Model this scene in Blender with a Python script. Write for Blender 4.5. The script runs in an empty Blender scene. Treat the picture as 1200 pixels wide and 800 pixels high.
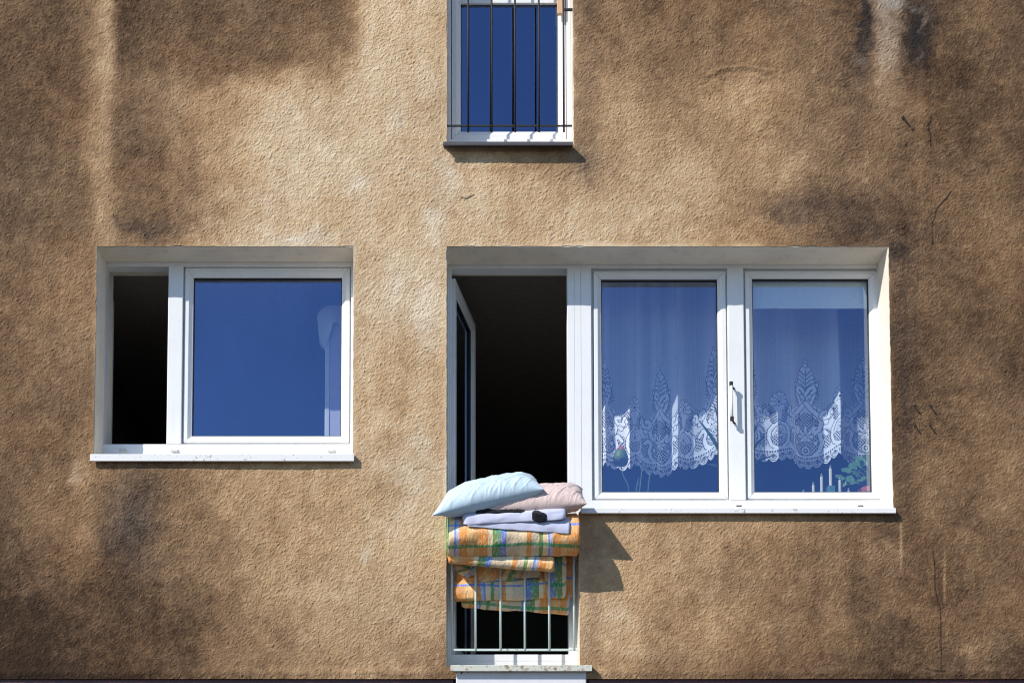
import bpy, math, random
import numpy as np
from mathutils import Vector, noise as mnoise

random.seed(7)
rng = np.random.default_rng(11)
S = bpy.context.scene
COL = S.collection

# ------------------------------------------------------------------ camera
D, EYE, F_PX = 7.8, 1.6, 1600.0
PITCH = math.radians(3.4)
PX0 = 555.0
PY0 = 1086.0 - F_PX * math.tan(PITCH)
cam_d = bpy.data.cameras.new("camera")
cam = bpy.data.objects.new("camera", cam_d)
COL.objects.link(cam)
cam.location = (0, -D, EYE)
cam.rotation_euler = (math.pi / 2 + PITCH, 0, 0)
cam_d.sensor_width = 36
cam_d.lens = F_PX / 1200 * 36
cam_d.shift_x = (600 - PX0) / 1200
cam_d.shift_y = (PY0 - 400) / 1200
cam_d.clip_end = 2000
S.camera = cam

# ------------------------------------------------------------------ light
SUN_A, SUN_B = 1.30, 1.20           # sideways and downward travel per metre into the wall
SUN_EL = math.atan2(SUN_B, math.hypot(1, SUN_A))
SUN_ROT = math.atan2(-SUN_A, -1.0) % (2 * math.pi)
world = bpy.data.worlds.new("World")
S.world = world
world.use_nodes = True
wn = world.node_tree
sky = wn.nodes.new("ShaderNodeTexSky")
sky.sky_type = 'NISHITA'
sky.sun_disc = False
sky.sun_elevation = SUN_EL
sky.sun_rotation = SUN_ROT
sky.altitude = 300
sky.air_density = 1.0
sky.dust_density = 0.3
sky.ozone_density = 5.5
bg = wn.nodes["Background"]
bg.inputs[1].default_value = 0.145
wn.links.new(sky.outputs[0], bg.inputs[0])
sun_d = bpy.data.lights.new("sun", 'SUN')
sun_d.energy = 5.0
sun_d.angle = math.radians(0.5)
sun_d.color = (1.0, 0.96, 0.91)
sun = bpy.data.objects.new("sun", sun_d)
COL.objects.link(sun)
sun.location = (-10, -8, 14)
sun.rotation_euler = Vector((SUN_A, 1.0, -SUN_B)).to_track_quat('-Z', 'Y').to_euler()
S.view_settings.view_transform = 'Standard'
S.view_settings.look = 'None'
S.view_settings.gamma = 1
S.view_settings.exposure = 0.1
S.cycles.filter_width = 1.1

# ------------------------------------------------------------------ measuring helpers
_c, _s = math.cos(PITCH), math.sin(PITCH)
def P(px, py, y=0.0):
    """point of the vertical plane y that the photograph shows at pixel px, py"""
    dx, dv = (px - PX0) / F_PX, (PY0 - py) / F_PX
    d = Vector((dx, _c - dv * _s, _s + dv * _c))
    t = (y + D) / d.y
    return Vector((d.x * t, y, EYE + d.z * t))
def proj(x, y, z):
    dy, dz = y + D, z - EYE
    w = dy * _c + dz * _s
    return PX0 + F_PX * x / w, PY0 - F_PX * (-dy * _s + dz * _c) / w
def X(px, py, y=0.0): return P(px, py, y).x
def Z(py, y=0.0): return P(600, py, y).z

# ------------------------------------------------------------------ object helpers
ORG = {}
def tag(o, label=None, cat=None, group=None, kind=None):
    if label: o["label"] = label
    if cat: o["category"] = cat
    if group: o["group"] = group
    if kind: o["kind"] = kind
    return o
def empty(name, loc, label=None, cat=None, group=None):
    o = bpy.data.objects.new(name, None)
    o.empty_display_size = 0.1
    COL.objects.link(o)
    o.location = loc
    ORG[o.name] = Vector(loc)
    return tag(o, label, cat, group)
def mesh_obj(name, verts, faces, mat, parent=None, origin=None, smooth=False):
    """verts in world space; the object's origin is put at origin (default: its parent's)"""
    po = ORG[parent.name] if parent else Vector((0, 0, 0))
    if origin is None: origin = po
    origin = Vector(origin)
    me = bpy.data.meshes.new(name)
    me.from_pydata([(v[0] - origin.x, v[1] - origin.y, v[2] - origin.z) for v in verts], [], faces)
    me.materials.append(mat)
    if smooth:
        me.polygons.foreach_set("use_smooth", [True] * len(me.polygons))
    me.update()
    o = bpy.data.objects.new(name, me)
    COL.objects.link(o)
    if parent: o.parent = parent
    o.location = origin - po
    ORG[o.name] = origin
    return o
def copy_of(o, shift, parent=None):
    c = o.copy()
    COL.objects.link(c)
    if parent: c.parent = parent
    c.location = o.location + Vector(shift)
    return c

class MB:
    def __init__(self): self.v, self.f = [], []
    def add(self, vs, fs):
        n = len(self.v)
        self.v += [tuple(p) for p in vs]
        self.f += [tuple(n + i for i in f) for f in fs]
        return self
    def box(self, x0, x1, y0, y1, z0, z1):
        x0, x1 = min(x0, x1), max(x0, x1); z0, z1 = min(z0, z1), max(z0, z1)
        vs = [(x, y, z) for x in (x0, x1) for y in (y0, y1) for z in (z0, z1)]
        return self.add(vs, [(0, 1, 3, 2), (4, 6, 7, 5), (0, 4, 5, 1), (2, 3, 7, 6), (0, 2, 6, 4), (1, 5, 7, 3)])
    def tube(self, pts, r, n=10, caps=True):
        pts = [Vector(p) for p in pts]
        rs = r if isinstance(r, (list, tuple)) else [r] * len(pts)
        vs, fs = [], []
        for i, p in enumerate(pts):
            t = (pts[min(i + 1, len(pts) - 1)] - pts[max(i - 1, 0)]).normalized()
            a = t.orthogonal().normalized() if i == 0 else (a - t * a.dot(t)).normalized()
            b = t.cross(a)
            for k in range(n):
                w = 2 * math.pi * k / n
                vs.append(p + (a * math.cos(w) + b * math.sin(w)) * rs[i])
        for i in range(len(pts) - 1):
            for k in range(n):
                k2 = (k + 1) % n
                fs.append((i * n + k, i * n + k2, (i + 1) * n + k2, (i + 1) * n + k))
        if caps:
            fs.append(tuple(range(n))[::-1]); m = (len(pts) - 1) * n
            fs.append(tuple(m + k for k in range(n)))
        return self.add(vs, fs)
    def extrude_x(self, prof, x0, x1):
        """prof: closed list of (y, z)"""
        n = len(prof)
        vs = [(x0, y, z) for y, z in prof] + [(x1, y, z) for y, z in prof]
        fs = [(i, (i + 1) % n, n + (i + 1) % n, n + i) for i in range(n)]
        fs += [tuple(range(n))[::-1], tuple(range(n, 2 * n))]
        return self.add(vs, fs)
    def lathe(self, c, prof, n=20):
        c = Vector(c); m = len(prof)
        vs = [(c.x + r * math.cos(2 * math.pi * k / n), c.y + r * math.sin(2 * math.pi * k / n), c.z + z) for r, z in prof for k in range(n)]
        fs = [(i * n + k, i * n + (k + 1) % n, (i + 1) * n + (k + 1) % n, (i + 1) * n + k) for i in range(m - 1) for k in range(n)]
        fs += [tuple(range(n))[::-1], tuple((m - 1) * n + k for k in range(n))]
        return self.add(vs, fs)
    def ring(self, rect, w, prof, gap=0.0):
        """four mitred bars round rect (x0,x1,z0,z1); w = widths L,R,B,T; prof = (share of width, y)"""
        x0, x1, z0, z1 = rect
        wl, wr, wb, wt = w
        def corner(t): return (x0 + wl * t, x1 - wr * t, z0 + wb * t, z1 - wt * t)
        cs = [(corner(t), y) for t, y in prof]
        m = len(prof)
        for side in range(4):
            vs = []
            for (a, b, c, d), y in cs:
                if side == 0: vs += [(a, y, c + gap), (a, y, d - gap)]
                elif side == 1: vs += [(b, y, c + gap), (b, y, d - gap)]
                elif side == 2: vs += [(a + gap, y, c), (b - gap, y, c)]
                else: vs += [(a + gap, y, d), (b - gap, y, d)]
            fs = [(2 * i, 2 * i + 1, 2 * ((i + 1) % m) + 1, 2 * ((i + 1) % m)) for i in range(m)]
            fs += [tuple(2 * i for i in range(m))[::-1], tuple(2 * i + 1 for i in range(m))]
            self.add(vs, fs)
        return self
    def build(self, name, mat, parent=None, origin=None, smooth=False, bevel=0.0):
        o = mesh_obj(name, self.v, self.f, mat, parent, origin, smooth)
        if bevel:
            m = o.modifiers.new("bevel", 'BEVEL'); m.width = bevel; m.segments = 2
            m.limit_method = 'ANGLE'; m.angle_limit = math.radians(40)
        return o

# ------------------------------------------------------------------ materials
class NT:
    def __init__(self, name):
        self.m = bpy.data.materials.new(name); self.m.use_nodes = True
        self.t = self.m.node_tree; self.p = self.t.nodes["Principled BSDF"]; self.out = self.t.nodes["Material Output"]
    def n(self, kind, **kw):
        nd = self.t.nodes.new(kind)
        for k, v in kw.items(): setattr(nd, k, v)
        return nd
    def l(self, a, b): self.t.links.new(a, b)
    def val(self, nd, **kw):
        for k, v in kw.items(): nd.inputs[k].default_value = v
        return nd
    def coords(self, kind="Object"): return self.n("ShaderNodeTexCoord").outputs[kind]
    def noise(self, vec, scale, detail=4, rough=0.55, stretch=None):
        if stretch:
            mp = self.n("ShaderNodeMapping"); mp.inputs["Scale"].default_value = stretch
            self.l(vec, mp.inputs["Vector"]); vec = mp.outputs[0]
        nd = self.n("ShaderNodeTexNoise"); self.l(vec, nd.inputs["Vector"])
        nd.inputs["Scale"].default_value = scale; nd.inputs["Detail"].default_value = detail; nd.inputs["Roughness"].default_value = rough
        return nd.outputs["Fac"]
    def ramp(self, fac, stops, interp='LINEAR'):
        r = self.n("ShaderNodeValToRGB"); r.color_ramp.interpolation = interp
        e = r.color_ramp.elements
        while len(e) > 1: e.remove(e[-1])
        e[0].position = stops[0][0]; e[0].color = (*stops[0][1], 1)
        for p, c in stops[1:]:
            k = e.new(p); k.color = (*c, 1)
        self.l(fac, r.inputs[0]); return r.outputs[0]
    def mix(self, fac, a, b, blend='MIX'):
        m = self.n("ShaderNodeMix", data_type='RGBA', blend_type=blend)
        for sock, v in ((m.inputs[0], fac), (m.inputs[6], a), (m.inputs[7], b)):
            if hasattr(v, "links"): self.l(v, sock)
            elif isinstance(v, (int, float)): sock.default_value = v
            else: sock.default_value = (*v, 1)
        return m.outputs[2]
    def math(self, op, a, b=None, c=None, clamp=False):
        m = self.n("ShaderNodeMath", operation=op, use_clamp=clamp)
        for i, v in enumerate((a, b, c)):
            if v is None: continue
            if hasattr(v, "links"): self.l(v, m.inputs[i])
            else: m.inputs[i].default_value = v
        return m.outputs[0]
    def bump(self, h, strength, dist):
        b = self.n("ShaderNodeBump"); b.inputs["Strength"].default_value = strength; b.inputs["Distance"].default_value = dist
        self.l(h, b.inputs["Height"]); self.l(b.outputs[0], self.p.inputs["Normal"]); return b
    def base(self, c):
        s = self.p.inputs["Base Color"]
        if hasattr(c, "links"): self.l(c, s)
        else: s.default_value = (*c, 1)
    def rough(self, r): self.p.inputs["Roughness"].default_value = r

def plain(name, col, rough=0.5, var=0.12, scale=25, metallic=0.0, bump=0.0, bscale=200):
    t = NT(name); co = t.coords()
    f = t.noise(co, scale)
    a = tuple(c * (1 - var) for c in col); b = tuple(min(1, c * (1 + var)) for c in col)
    t.base(t.ramp(f, [(0.3, a), (0.7, b)])); t.rough(rough)
    t.p.inputs["Metallic"].default_value = metallic
    if bump: t.bump(t.noise(co, bscale), bump, 0.002)
    return t.m

def m_white(name, col, dirt=0.5, rough=0.35):
    """painted or plastic white with faint grime and specks"""
    t = NT(name); co = t.coords()
    big = t.noise(co, 5, 5); streak = t.noise(co, 14, 5, 0.6, (1, 1, 0.12))
    sp = t.noise(co, 90, 2, 0.5)
    c = t.mix(t.math('MULTIPLY', t.ramp(big, [(0.42, (0, 0, 0)), (0.75, (1, 1, 1))]), 0.25 * dirt), col, (0.50, 0.45, 0.38))
    c = t.mix(t.math('MULTIPLY', t.ramp(streak, [(0.55, (0, 0, 0)), (0.8, (1, 1, 1))]), 0.35 * dirt), c, (0.45, 0.40, 0.33))
    c = t.mix(t.math('MULTIPLY', t.ramp(sp, [(0.70, (0, 0, 0)), (0.76, (1, 1, 1))]), 0.5 * dirt), c, (0.22, 0.19, 0.16))
    t.base(c); t.rough(rough); t.bump(t.noise(co, 30), 0.08, 0.002)
    return t.m

def m_rusty(name, col, rust=(0.16, 0.06, 0.025), lo=0.56, hi=0.66, scale=60, rough=0.5):
    t = NT(name); co = t.coords()
    f = t.noise(co, scale, 5, 0.65); g = t.noise(co, scale * 0.25, 3)
    s = t.math('ADD', t.math('MULTIPLY', f, 0.65), t.math('MULTIPLY', g, 0.35))
    t.base(t.ramp(s, [(0.0, tuple(c * 0.9 for c in col)), (lo, col), (hi, rust)])); t.rough(rough)
    t.bump(f, 0.25, 0.002)
    return t.m

def m_glass():
    t = NT("window_glass"); co = t.coords()
    gl = t.n("ShaderNodeBsdfGlossy"); gl.inputs["Color"].default_value = (0.45, 0.60, 1.0, 1); gl.inputs["Roughness"].default_value = 0.0
    tr = t.n("ShaderNodeBsdfTransparent"); tr.inputs["Color"].default_value = (0.88, 0.95, 1.0, 1)
    bp = t.n("ShaderNodeBump"); bp.inputs["Strength"].default_value = 0.05; bp.inputs["Distance"].default_value = 0.004
    t.l(t.noise(co, 2.2, 2), bp.inputs["Height"]); t.l(bp.outputs[0], gl.inputs["Normal"])
    lw = t.n("ShaderNodeLayerWeight")
    smear = t.math('MULTIPLY_ADD', t.noise(co, 3.5, 4, 0.6, (1, 1, .35)), 0.08, 0.265)
    fac = t.math('MULTIPLY_ADD', t.math('POWER', lw.outputs["Facing"], 5.0), 0.62, smear, clamp=True)
    mx = t.n("ShaderNodeMixShader")
    t.l(fac, mx.inputs[0]); t.l(tr.outputs[0], mx.inputs[1]); t.l(gl.outputs[0], mx.inputs[2]); t.l(mx.outputs[0], t.out.inputs[0])
    return t.m

def m_stucco():
    t = NT("weathered_stucco"); co = t.coords()
    at = t.n("ShaderNodeAttribute", attribute_name="stain_shade"); sep = t.n("ShaderNodeSeparateColor"); t.l(at.outputs["Color"], sep.inputs[0])
    val, grey, crack_shade = sep.outputs[0], sep.outputs[1], sep.outputs[2]
    fine = t.noise(co, 130, 3, 0.6); mid = t.noise(co, 28, 4, 0.6)
    v = t.math('ADD', val, t.math('MULTIPLY', t.math('SUBTRACT', fine, 0.5), 0.30))
    v = t.math('ADD', v, t.math('MULTIPLY', t.math('SUBTRACT', mid, 0.5), 0.16))
    c = t.ramp(v, STUCCO_RAMP)
    hue = t.noise(co, 1.6, 3)
    c = t.mix(t.math('MULTIPLY', t.ramp(hue, [(0.45, (0, 0, 0)), (0.7, (1, 1, 1))]), 0.12), c, (0.95, 0.62, 0.34), 'SOFT_LIGHT')
    c = t.mix(grey, c, t.ramp(v, [(0.0, (0.012, 0.011, 0.011)), (0.25, (0.034, 0.031, 0.030)), (0.5, (0.125, 0.110, 0.098)), (0.75, (0.32, 0.285, 0.24)), (1.0, (0.62, 0.57, 0.49))]))
    c = t.mix(crack_shade, c, (0.02, 0.015, 0.012))
    t.base(c); t.rough(0.95)
    t.p.inputs["Specular IOR Level"].default_value = 0.15
    h = t.math('ADD', t.noise(co, 170, 4, 0.65), t.math('MULTIPLY', t.noise(co, 300, 2), 0.35))
    t.bump(h, 0.7, 0.004)
    return t.m
STUCCO_RAMP = [(0.0, (0.017, 0.0108, 0.007)), (0.25, (0.053, 0.030, 0.0162)), (0.375, (0.120, 0.0695, 0.037)), (0.5, (0.214, 0.128, 0.067)), (0.625, (0.330, 0.206, 0.109)), (0.75, (0.474, 0.317, 0.176)), (1.0, (0.70, 0.55, 0.365))]

def m_lace():
    t = NT("lace_net")
    at = t.n("ShaderNodeAttribute", attribute_name="lace")
    df = t.n("ShaderNodeBsdfDiffuse"); df.inputs["Color"].default_value = (0.97, 0.97, 0.97, 1)
    tl = t.n("ShaderNodeBsdfTranslucent"); tl.inputs["Color"].default_value = (0.85, 0.86, 0.88, 1)
    m1 = t.n("ShaderNodeMixShader"); m1.inputs[0].default_value = 0.12
    t.l(df.outputs[0], m1.inputs[1]); t.l(tl.outputs[0], m1.inputs[2])
    tr = t.n("ShaderNodeBsdfTransparent"); m2 = t.n("ShaderNodeMixShader")
    t.l(at.outputs["Fac"], m2.inputs[0]); t.l(tr.outputs[0], m2.inputs[1]); t.l(m1.outputs[0], m2.inputs[2]); t.l(m2.outputs[0], t.out.inputs[0])
    return t.m

def m_cloth(name, col, bscale=9, bstr=0.35, weave=True):
    t = NT(name); co = t.coords()
    f = t.noise(co, 6, 4)
    t.base(t.ramp(f, [(0.3, tuple(c * 0.93 for c in col)), (0.7, col)])); t.rough(0.9)
    t.p.inputs["Specular IOR Level"].default_value = 0.1
    t.p.inputs["Sheen Weight"].default_value = 0.15
    h = t.noise(co, bscale, 5, 0.6, (1.0, 1.0, 0.6))
    t.bump(t.math('ADD', h, t.math('MULTIPLY', t.noise(co, 260, 2), 0.15)), bstr, 0.012)
    return t.m

def m_plaid():
    t = NT("plaid_seersucker")
    uv = t.n("ShaderNodeUVMap"); uv.uv_map = "UVMap"
    sp = t.n("ShaderNodeSeparateXYZ"); t.l(uv.outputs[0], sp.inputs[0])
    org, crm, grn, blu, tea, bei = (0.78, 0.31, 0.08), (0.84, 0.70, 0.46), (0.05, 0.29, 0.10), (0.09, 0.25, 0.70), (0.03, 0.33, 0.27), (0.66, 0.58, 0.42)
    lil = (0.40, 0.56, 0.84)
    fu = t.math('FRACT', t.math('DIVIDE', sp.outputs[0], 0.53))
    # the run of stripes across the cloth, as share of one repeat
    stops = [(0.0, grn), (0.038, crm), (0.095, blu), (0.115, lil), (0.145, org), (0.235, (0.82, 0.50, 0.21)), (0.30, (0.76, 0.37, 0.13)), (0.37, org), (0.455, crm), (0.505, grn), (0.555, tea), (0.60, blu), (0.655, bei), (0.80, crm), (0.87, org), (0.92, bei)]
    cu = t.ramp(fu, stops, 'CONSTANT')
    fv = t.math('FRACT', t.math('DIVIDE', sp.outputs[1], 0.40))
    cv = t.ramp(fv, [(0.0, org), (0.16, crm), (0.30, bei), (0.455, blu), (0.49, crm), (0.60, org), (0.765, grn), (0.81, org), (0.92, crm)], 'CONSTANT')
    # stronger where the weft stripes are coloured
    g_ = lambda v: (v,) * 3
    wv = t.ramp(fv, [(0.0, g_(.22)), (0.16, g_(.12)), (0.30, g_(.18)), (0.455, g_(.85)), (0.49, g_(.15)), (0.60, g_(.2)), (0.765, g_(.8)), (0.81, g_(.25)), (0.92, g_(.15))], 'CONSTANT')
    c = t.mix(wv, cu, cv)
    mp = t.n("ShaderNodeMapping"); mp.inputs["Scale"].default_value = (1.0, 0.45, 1); t.l(uv.outputs[0], mp.inputs[0])
    nz = t.n("ShaderNodeTexNoise"); t.l(mp.outputs[0], nz.inputs[0]); nz.inputs["Scale"].default_value = 90; nz.inputs["Detail"].default_value = 3
    c = t.mix(t.math('MULTIPLY', t.ramp(nz.outputs[0], [(0.52, (0, 0, 0)), (0.64, (1, 1, 1))]), 0.34), c, (0.90, 0.80, 0.60))  # cream spots paint highlights onto the crinkles
    t.base(c); t.rough(0.9); t.p.inputs["Specular IOR Level"].default_value = 0.1
    t.bump(nz.outputs[0], 0.7, 0.006)
    return t.m

M = {}
M['stucco'] = m_stucco()
M['reveal'] = m_white("reveal_plaster", (0.83, 0.74, 0.60), 1.3, 0.8)
M['pvc'] = m_white("white_window_plastic", (0.80, 0.80, 0.79), 0.5, 0.3)
M['sill_white'] = m_rusty("white_sill_metal", (0.80, 0.79, 0.76), (0.25, 0.16, 0.10), 0.575, 0.66, 70, 0.4)
M['sill_grey'] = plain("dark_grey_sill_metal", (0.075, 0.072, 0.075), 0.5)
M['sill_rust'] = m_rusty("pale_rusty_sill", (0.58, 0.58, 0.49), (0.24, 0.13, 0.06), 0.50, 0.62, 45, 0.6)
M['glass'] = m_glass()
M['gasket'] = plain("black_rubber", (0.015, 0.015, 0.016), 0.6)
M['iron'] = plain("black_iron", (0.012, 0.012, 0.014), 0.7)
M['pale_iron'] = m_rusty("pale_green_iron", (0.58, 0.67, 0.62), (0.17, 0.10, 0.06), 0.58, 0.68, 55, 0.5)
M['weep'] = plain("weep_cap_plastic", (0.62, 0.58, 0.52), 0.5)
M['maroon'] = plain("maroon_paint", (0.085, 0.018, 0.020), 0.45)
M['white_plaster'] = m_white("whitewashed_plaster", (0.72, 0.70, 0.71), 0.8, 0.9)
M['pavement'] = plain("pavement_concrete", (0.065, 0.065, 0.068), 0.9, 0.2, 0.6)
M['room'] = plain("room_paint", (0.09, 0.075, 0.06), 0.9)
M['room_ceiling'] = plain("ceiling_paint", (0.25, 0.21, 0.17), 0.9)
M['lace'] = m_lace()
M['blind'] = plain("roller_blind_fabric", (0.95, 0.95, 0.80), 0.8, 0.04)
M['blue_cotton'] = m_cloth("pale_blue_cotton", (0.52, 0.645, 0.71))
M['pink_cotton'] = m_cloth("pale_pink_cotton", (0.62, 0.48, 0.44), 30, 0.3)
M['white_cotton'] = m_cloth("white_cotton_shade_tint", (0.52, 0.53, 0.66), 14, 0.25)  # white sheet; the lilac tint puts the pillow's shade into its colour
M['pale_cloth'] = m_cloth("pale_cloth", (0.78, 0.80, 0.80), 14, 0.25)
M['black_knit_and_gap_shade'] = m_cloth("black_knit_and_gap_shade", (0.012, 0.012, 0.016), 60, 0.6)
M['plaid'] = m_plaid()
M['candle'] = plain("candle_wax", (0.72, 0.66, 0.50), 0.6, 0.06)
M['bulb'] = plain("grey_bulb", (0.20, 0.25, 0.24), 0.3)
M['green_box'] = plain("green_socket", (0.08, 0.20, 0.16), 0.5)
M['leaf'] = plain("round_leaf", (0.085, 0.20, 0.06), 0.5, 0.5, 9)
M['leaf_dark'] = plain("spiky_leaf", (0.035, 0.085, 0.05), 0.4, 0.3, 12)
M['stem'] = plain("plant_stem", (0.12, 0.22, 0.08), 0.6)
M['terracotta'] = plain("red_pot", (0.50, 0.12, 0.07), 0.6)
M['petal_pink'] = plain("pink_bud", (0.62, 0.16, 0.14), 0.5, 0.2, 30)
M['petal_green'] = plain("green_bud", (0.16, 0.24, 0.07), 0.5, 0.3, 30)
M['dish'] = plain("dark_cup", (0.03, 0.035, 0.035), 0.4)
M['door_white'] = plain("door_paint", (0.60, 0.56, 0.66), 0.5, 0.05)
M['wood'] = plain("pale_wood", (0.55, 0.33, 0.19), 0.6, 0.15, 40)
M['nail'] = plain("rusty_nail", (0.015, 0.010, 0.008), 0.8)
M['ground_wall'] = plain("ground_floor_render", (0.28, 0.22, 0.16), 0.9)

# ------------------------------------------------------------------ setting: pavement
mb = MB(); mb.add([(-400, -400, 0), (400, -400, 0), (400, 400, 0), (-400, 400, 0)], [(0, 1, 2, 3)])
tag(mb.build("pavement", M['pavement']), kind="structure")

# ------------------------------------------------------------------ the building
B = empty("building", (0, 0, 0), "brown weathered stucco apartment building with white plastic windows and a barred balcony door", "building")
DF = 0.185                                   # depth of the outer face of the window frames
TH = 0.36                                    # wall thickness
# openings in the facade: x0, x1, z0, z1
zt = (Z(289.0) )
A = (X(112, 420), X(413.6, 420), Z(538), Z(289.0))
BD = (X(523.5, 500), X(679.0, 700), Z(780), zt)
BW = (BD[1], X(1043.5, 440), Z(599.5), zt)
CW = (BD[0], X(671.6, 90), Z(168.5), Z(-230))
HOLES = [A, BD, BW, CW]

def smooth_noise(shape, sigma):
    """white noise blurred by a gaussian of sigma cells, unit deviation"""
    n = rng.standard_normal(shape)
    fy = np.fft.fftfreq(shape[0])[:, None]; fx = np.fft.rfftfreq(shape[1])[None, :]
    g = np.exp(-2 * (math.pi * sigma) ** 2 * (fx * fx + fy * fy))
    r = np.fft.irfft2(np.fft.rfft2(n) * g, shape)
    return (r - r.mean()) / r.std()

def axis(lo, v0, v1, hi, breaks, step):
    pts = sorted(set([v0, v1] + [b for b in breaks if v0 < b < v1]))
    out = []
    for a, b in zip(pts[:-1], pts[1:]):
        k = max(1, round((b - a) / step))
        out += list(np.linspace(a, b, k, endpoint=False))
    out.append(pts[-1])
    def far(a, b):
        n = max(1, int(abs(b - a) / 0.25)); return list(np.linspace(a, b, n + 1)[1:])
    return np.array(far(v0, lo)[::-1] + out + far(v1, hi))

ZB = Z(795)                                # lower edge of the stucco
def build_wall():
    STEP = 0.0072
    xs = axis(-8, X(-290, 400), X(1490, 400), 8, [r[i] for r in HOLES for i in (0, 1)], STEP)
    zs = axis(ZB, ZB, Z(-190), 9.5, [r[i] for r in HOLES for i in (2, 3)], STEP)
    zs = np.unique(np.concatenate([zs, [CW[3]]]))
    nx, nz = len(xs), len(zs)
    XX, ZZ = np.meshgrid(xs, zs)
    shp = (nz, nx)
    px, py = proj(XX, 0.0, ZZ)
    # ---- stains, lens vignette: value (dark soot to pale plaster), greyness, cracks, nail shadow
    wx = px + smooth_noise(shp, 14) * 4 + smooth_noise(shp, 5) * 2.5 + smooth_noise(shp, 1.6) * 2.0
    wy = py + smooth_noise(shp, 14) * 4 + smooth_noise(shp, 5) * 2.5 + smooth_noise(shp, 1.6) * 2.0
    tx = px + smooth_noise(shp, 30) * 12 + (wx - px); ty = py + smooth_noise(shp, 30) * 12 + (wy - py)
    num = np.zeros(shp, np.float32); den = np.full(shp, 1e-20, np.float32)
    tx32, ty32 = tx.astype(np.float32), ty.astype(np.float32)
    for (gx, gy, lum) in TONE:
        w_ = np.exp(-((tx32 - gx) ** 2 + (ty32 - gy) ** 2) / (2 * 42.0 ** 2)) + 1e-12 / (1 + ((tx32 - gx) ** 2 + (ty32 - gy) ** 2) / 1e4)
        num += w_ * lum; den += w_
    V = num / den / 200.0
    V = (V - .70) * 1.32 + .695
    near = (np.gradient(xs) < .02)[None, :] & (np.gradient(zs) < .02)[:, None]
    tone = V.copy()
    V = V + 0.022 * smooth_noise(shp, 22) + 0.014 * smooth_noise(shp, 9) + 0.014 * smooth_noise(shp, 4)
    streak = smooth_noise((8, shp[1]), 4.0)[0]
    V = V + 0.018 * streak[None, :] * (0.6 + 0.4 * smooth_noise(shp, 30))
    G = np.zeros(shp)
    def blob(cx, cy, rx, ry, a, g=0.0):
        q = np.exp(-(((wx - cx) / rx) ** 2 + ((wy - cy) / ry) ** 2))
        return a * q, g * q
    def sig(t): return 1 / (1 + np.exp(-np.clip(t, -40, 40)))
    def box(x0, x1, y0, y1, sx, sy):
        bx, by = px + (wx - px) * .4, py + (wy - py)
        return sig((bx - x0) / sx) * sig((x1 - bx) / sx) * sig((by - y0) / sy) * sig((y1 - by) / sy)
    # broad darkening to the left, upper and right edges
    V -= 0.25 * box(133, 419, -400, 84, 4.0, 8)
    V += 0.20 * box(105, 134, -200, 290, 3.5, 16)
    for args in STAINS:
        a, g = blob(*args); V += a; G += g
    V += 0.27 * box(1025, 1054, -200, 105, 3, 22)
    G += 0.55 * box(1025, 1054, -200, 70, 4, 25)
    V += 0.12 * box(86, 112, 545, 680, 4, 25)
    V -= 0.05 * sig((wy - 784) / 4)
    G += np.clip(0.04 * smooth_noise(shp, 30), 0, 1)
    # pale rub along edges of the openings
    for (x0, x1, z0, z1) in (A, (BD[0], BW[1], BW[2], zt), CW):
        dx = np.maximum(np.maximum(x0 - XX, XX - x1), 0); dz = np.maximum(np.maximum(z0 - ZZ, ZZ - z1), 0)
        d = np.hypot(dx, dz)
        V += 0.10 * np.exp(-(d / 0.016) ** 2) * (0.6 + 0.4 * smooth_noise(shp, 6))
    # ---- relief
    lump = smooth_noise(shp, 0.40) + 0.28 * smooth_noise(shp, 0.8)
    lump = np.where(lump > 0, lump, lump * 0.7)
    V += lump * (0.012 + 0.06 * np.clip(.62 - V, 0, .3)) + 0.02 * smooth_noise(shp, 1.8)
    V += 0.016 * np.tanh(2.5 * smooth_noise(shp, 11)) * (0.5 + 0.5 * np.tanh(smooth_noise(shp, 40)))
    H = 0.00108 * lump + 0.0003 * smooth_noise(shp, 3) + 0.0004 * smooth_noise(shp, 8) + 0.0018 * smooth_noise(shp, 26)
    # sweeping arcs left by the trowel
    for (cx, cy, r, a0, a1, h) in ((868, 170, 92, -2.0, -1.05, 0.004), (868, 174, 90, -2.1, -1.1, -0.003), (560, -20, 250, 0.9, 1.3, 0.002)):
        rr = np.hypot(wx - cx, py - cy); an = np.arctan2(py - cy, px - cx)
        H += h * np.exp(-((rr - r) / 2.2) ** 2) * sig((an - a0) / 0.05) * sig((a1 - an) / 0.05)
    # lower edge curls outwards a little
    H += 0.006 * np.exp(-((py - 788) / 5) ** 2)
    C = np.zeros(shp)
    jx = px + smooth_noise(shp, 4) * .7; jy = py + smooth_noise(shp, 4) * .7
    def crack_shade(pts, w, depth, dark):
        dd = np.full(shp, 1e9)
        for (ax, ay), (bx, by) in zip(pts[:-1], pts[1:]):
            lx, ly = bx - ax, by - ay
            t = np.clip(((jx - ax) * lx + (jy - ay) * ly) / (lx * lx + ly * ly), 0, 1)
            dd = np.minimum(dd, np.hypot(jx - ax - t * lx, jy - ay - t * ly))
        q = np.exp(-(dd / w) ** 2)
        nonlocal H, C
        H = H - depth * q; C = np.maximum(C, dark * q)
    for pts, w, dp, dk in CRACKS_AND_SHADOW: crack_shade(pts, w, dp, dk)
    for (cx, cy) in ((1107, 676), (1056, 636)):              # pale scratches
        V += 0.22 * np.exp(-((px - cx) / 1.6) ** 2) * sig((28 - abs(py - cy)) / 4)
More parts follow.
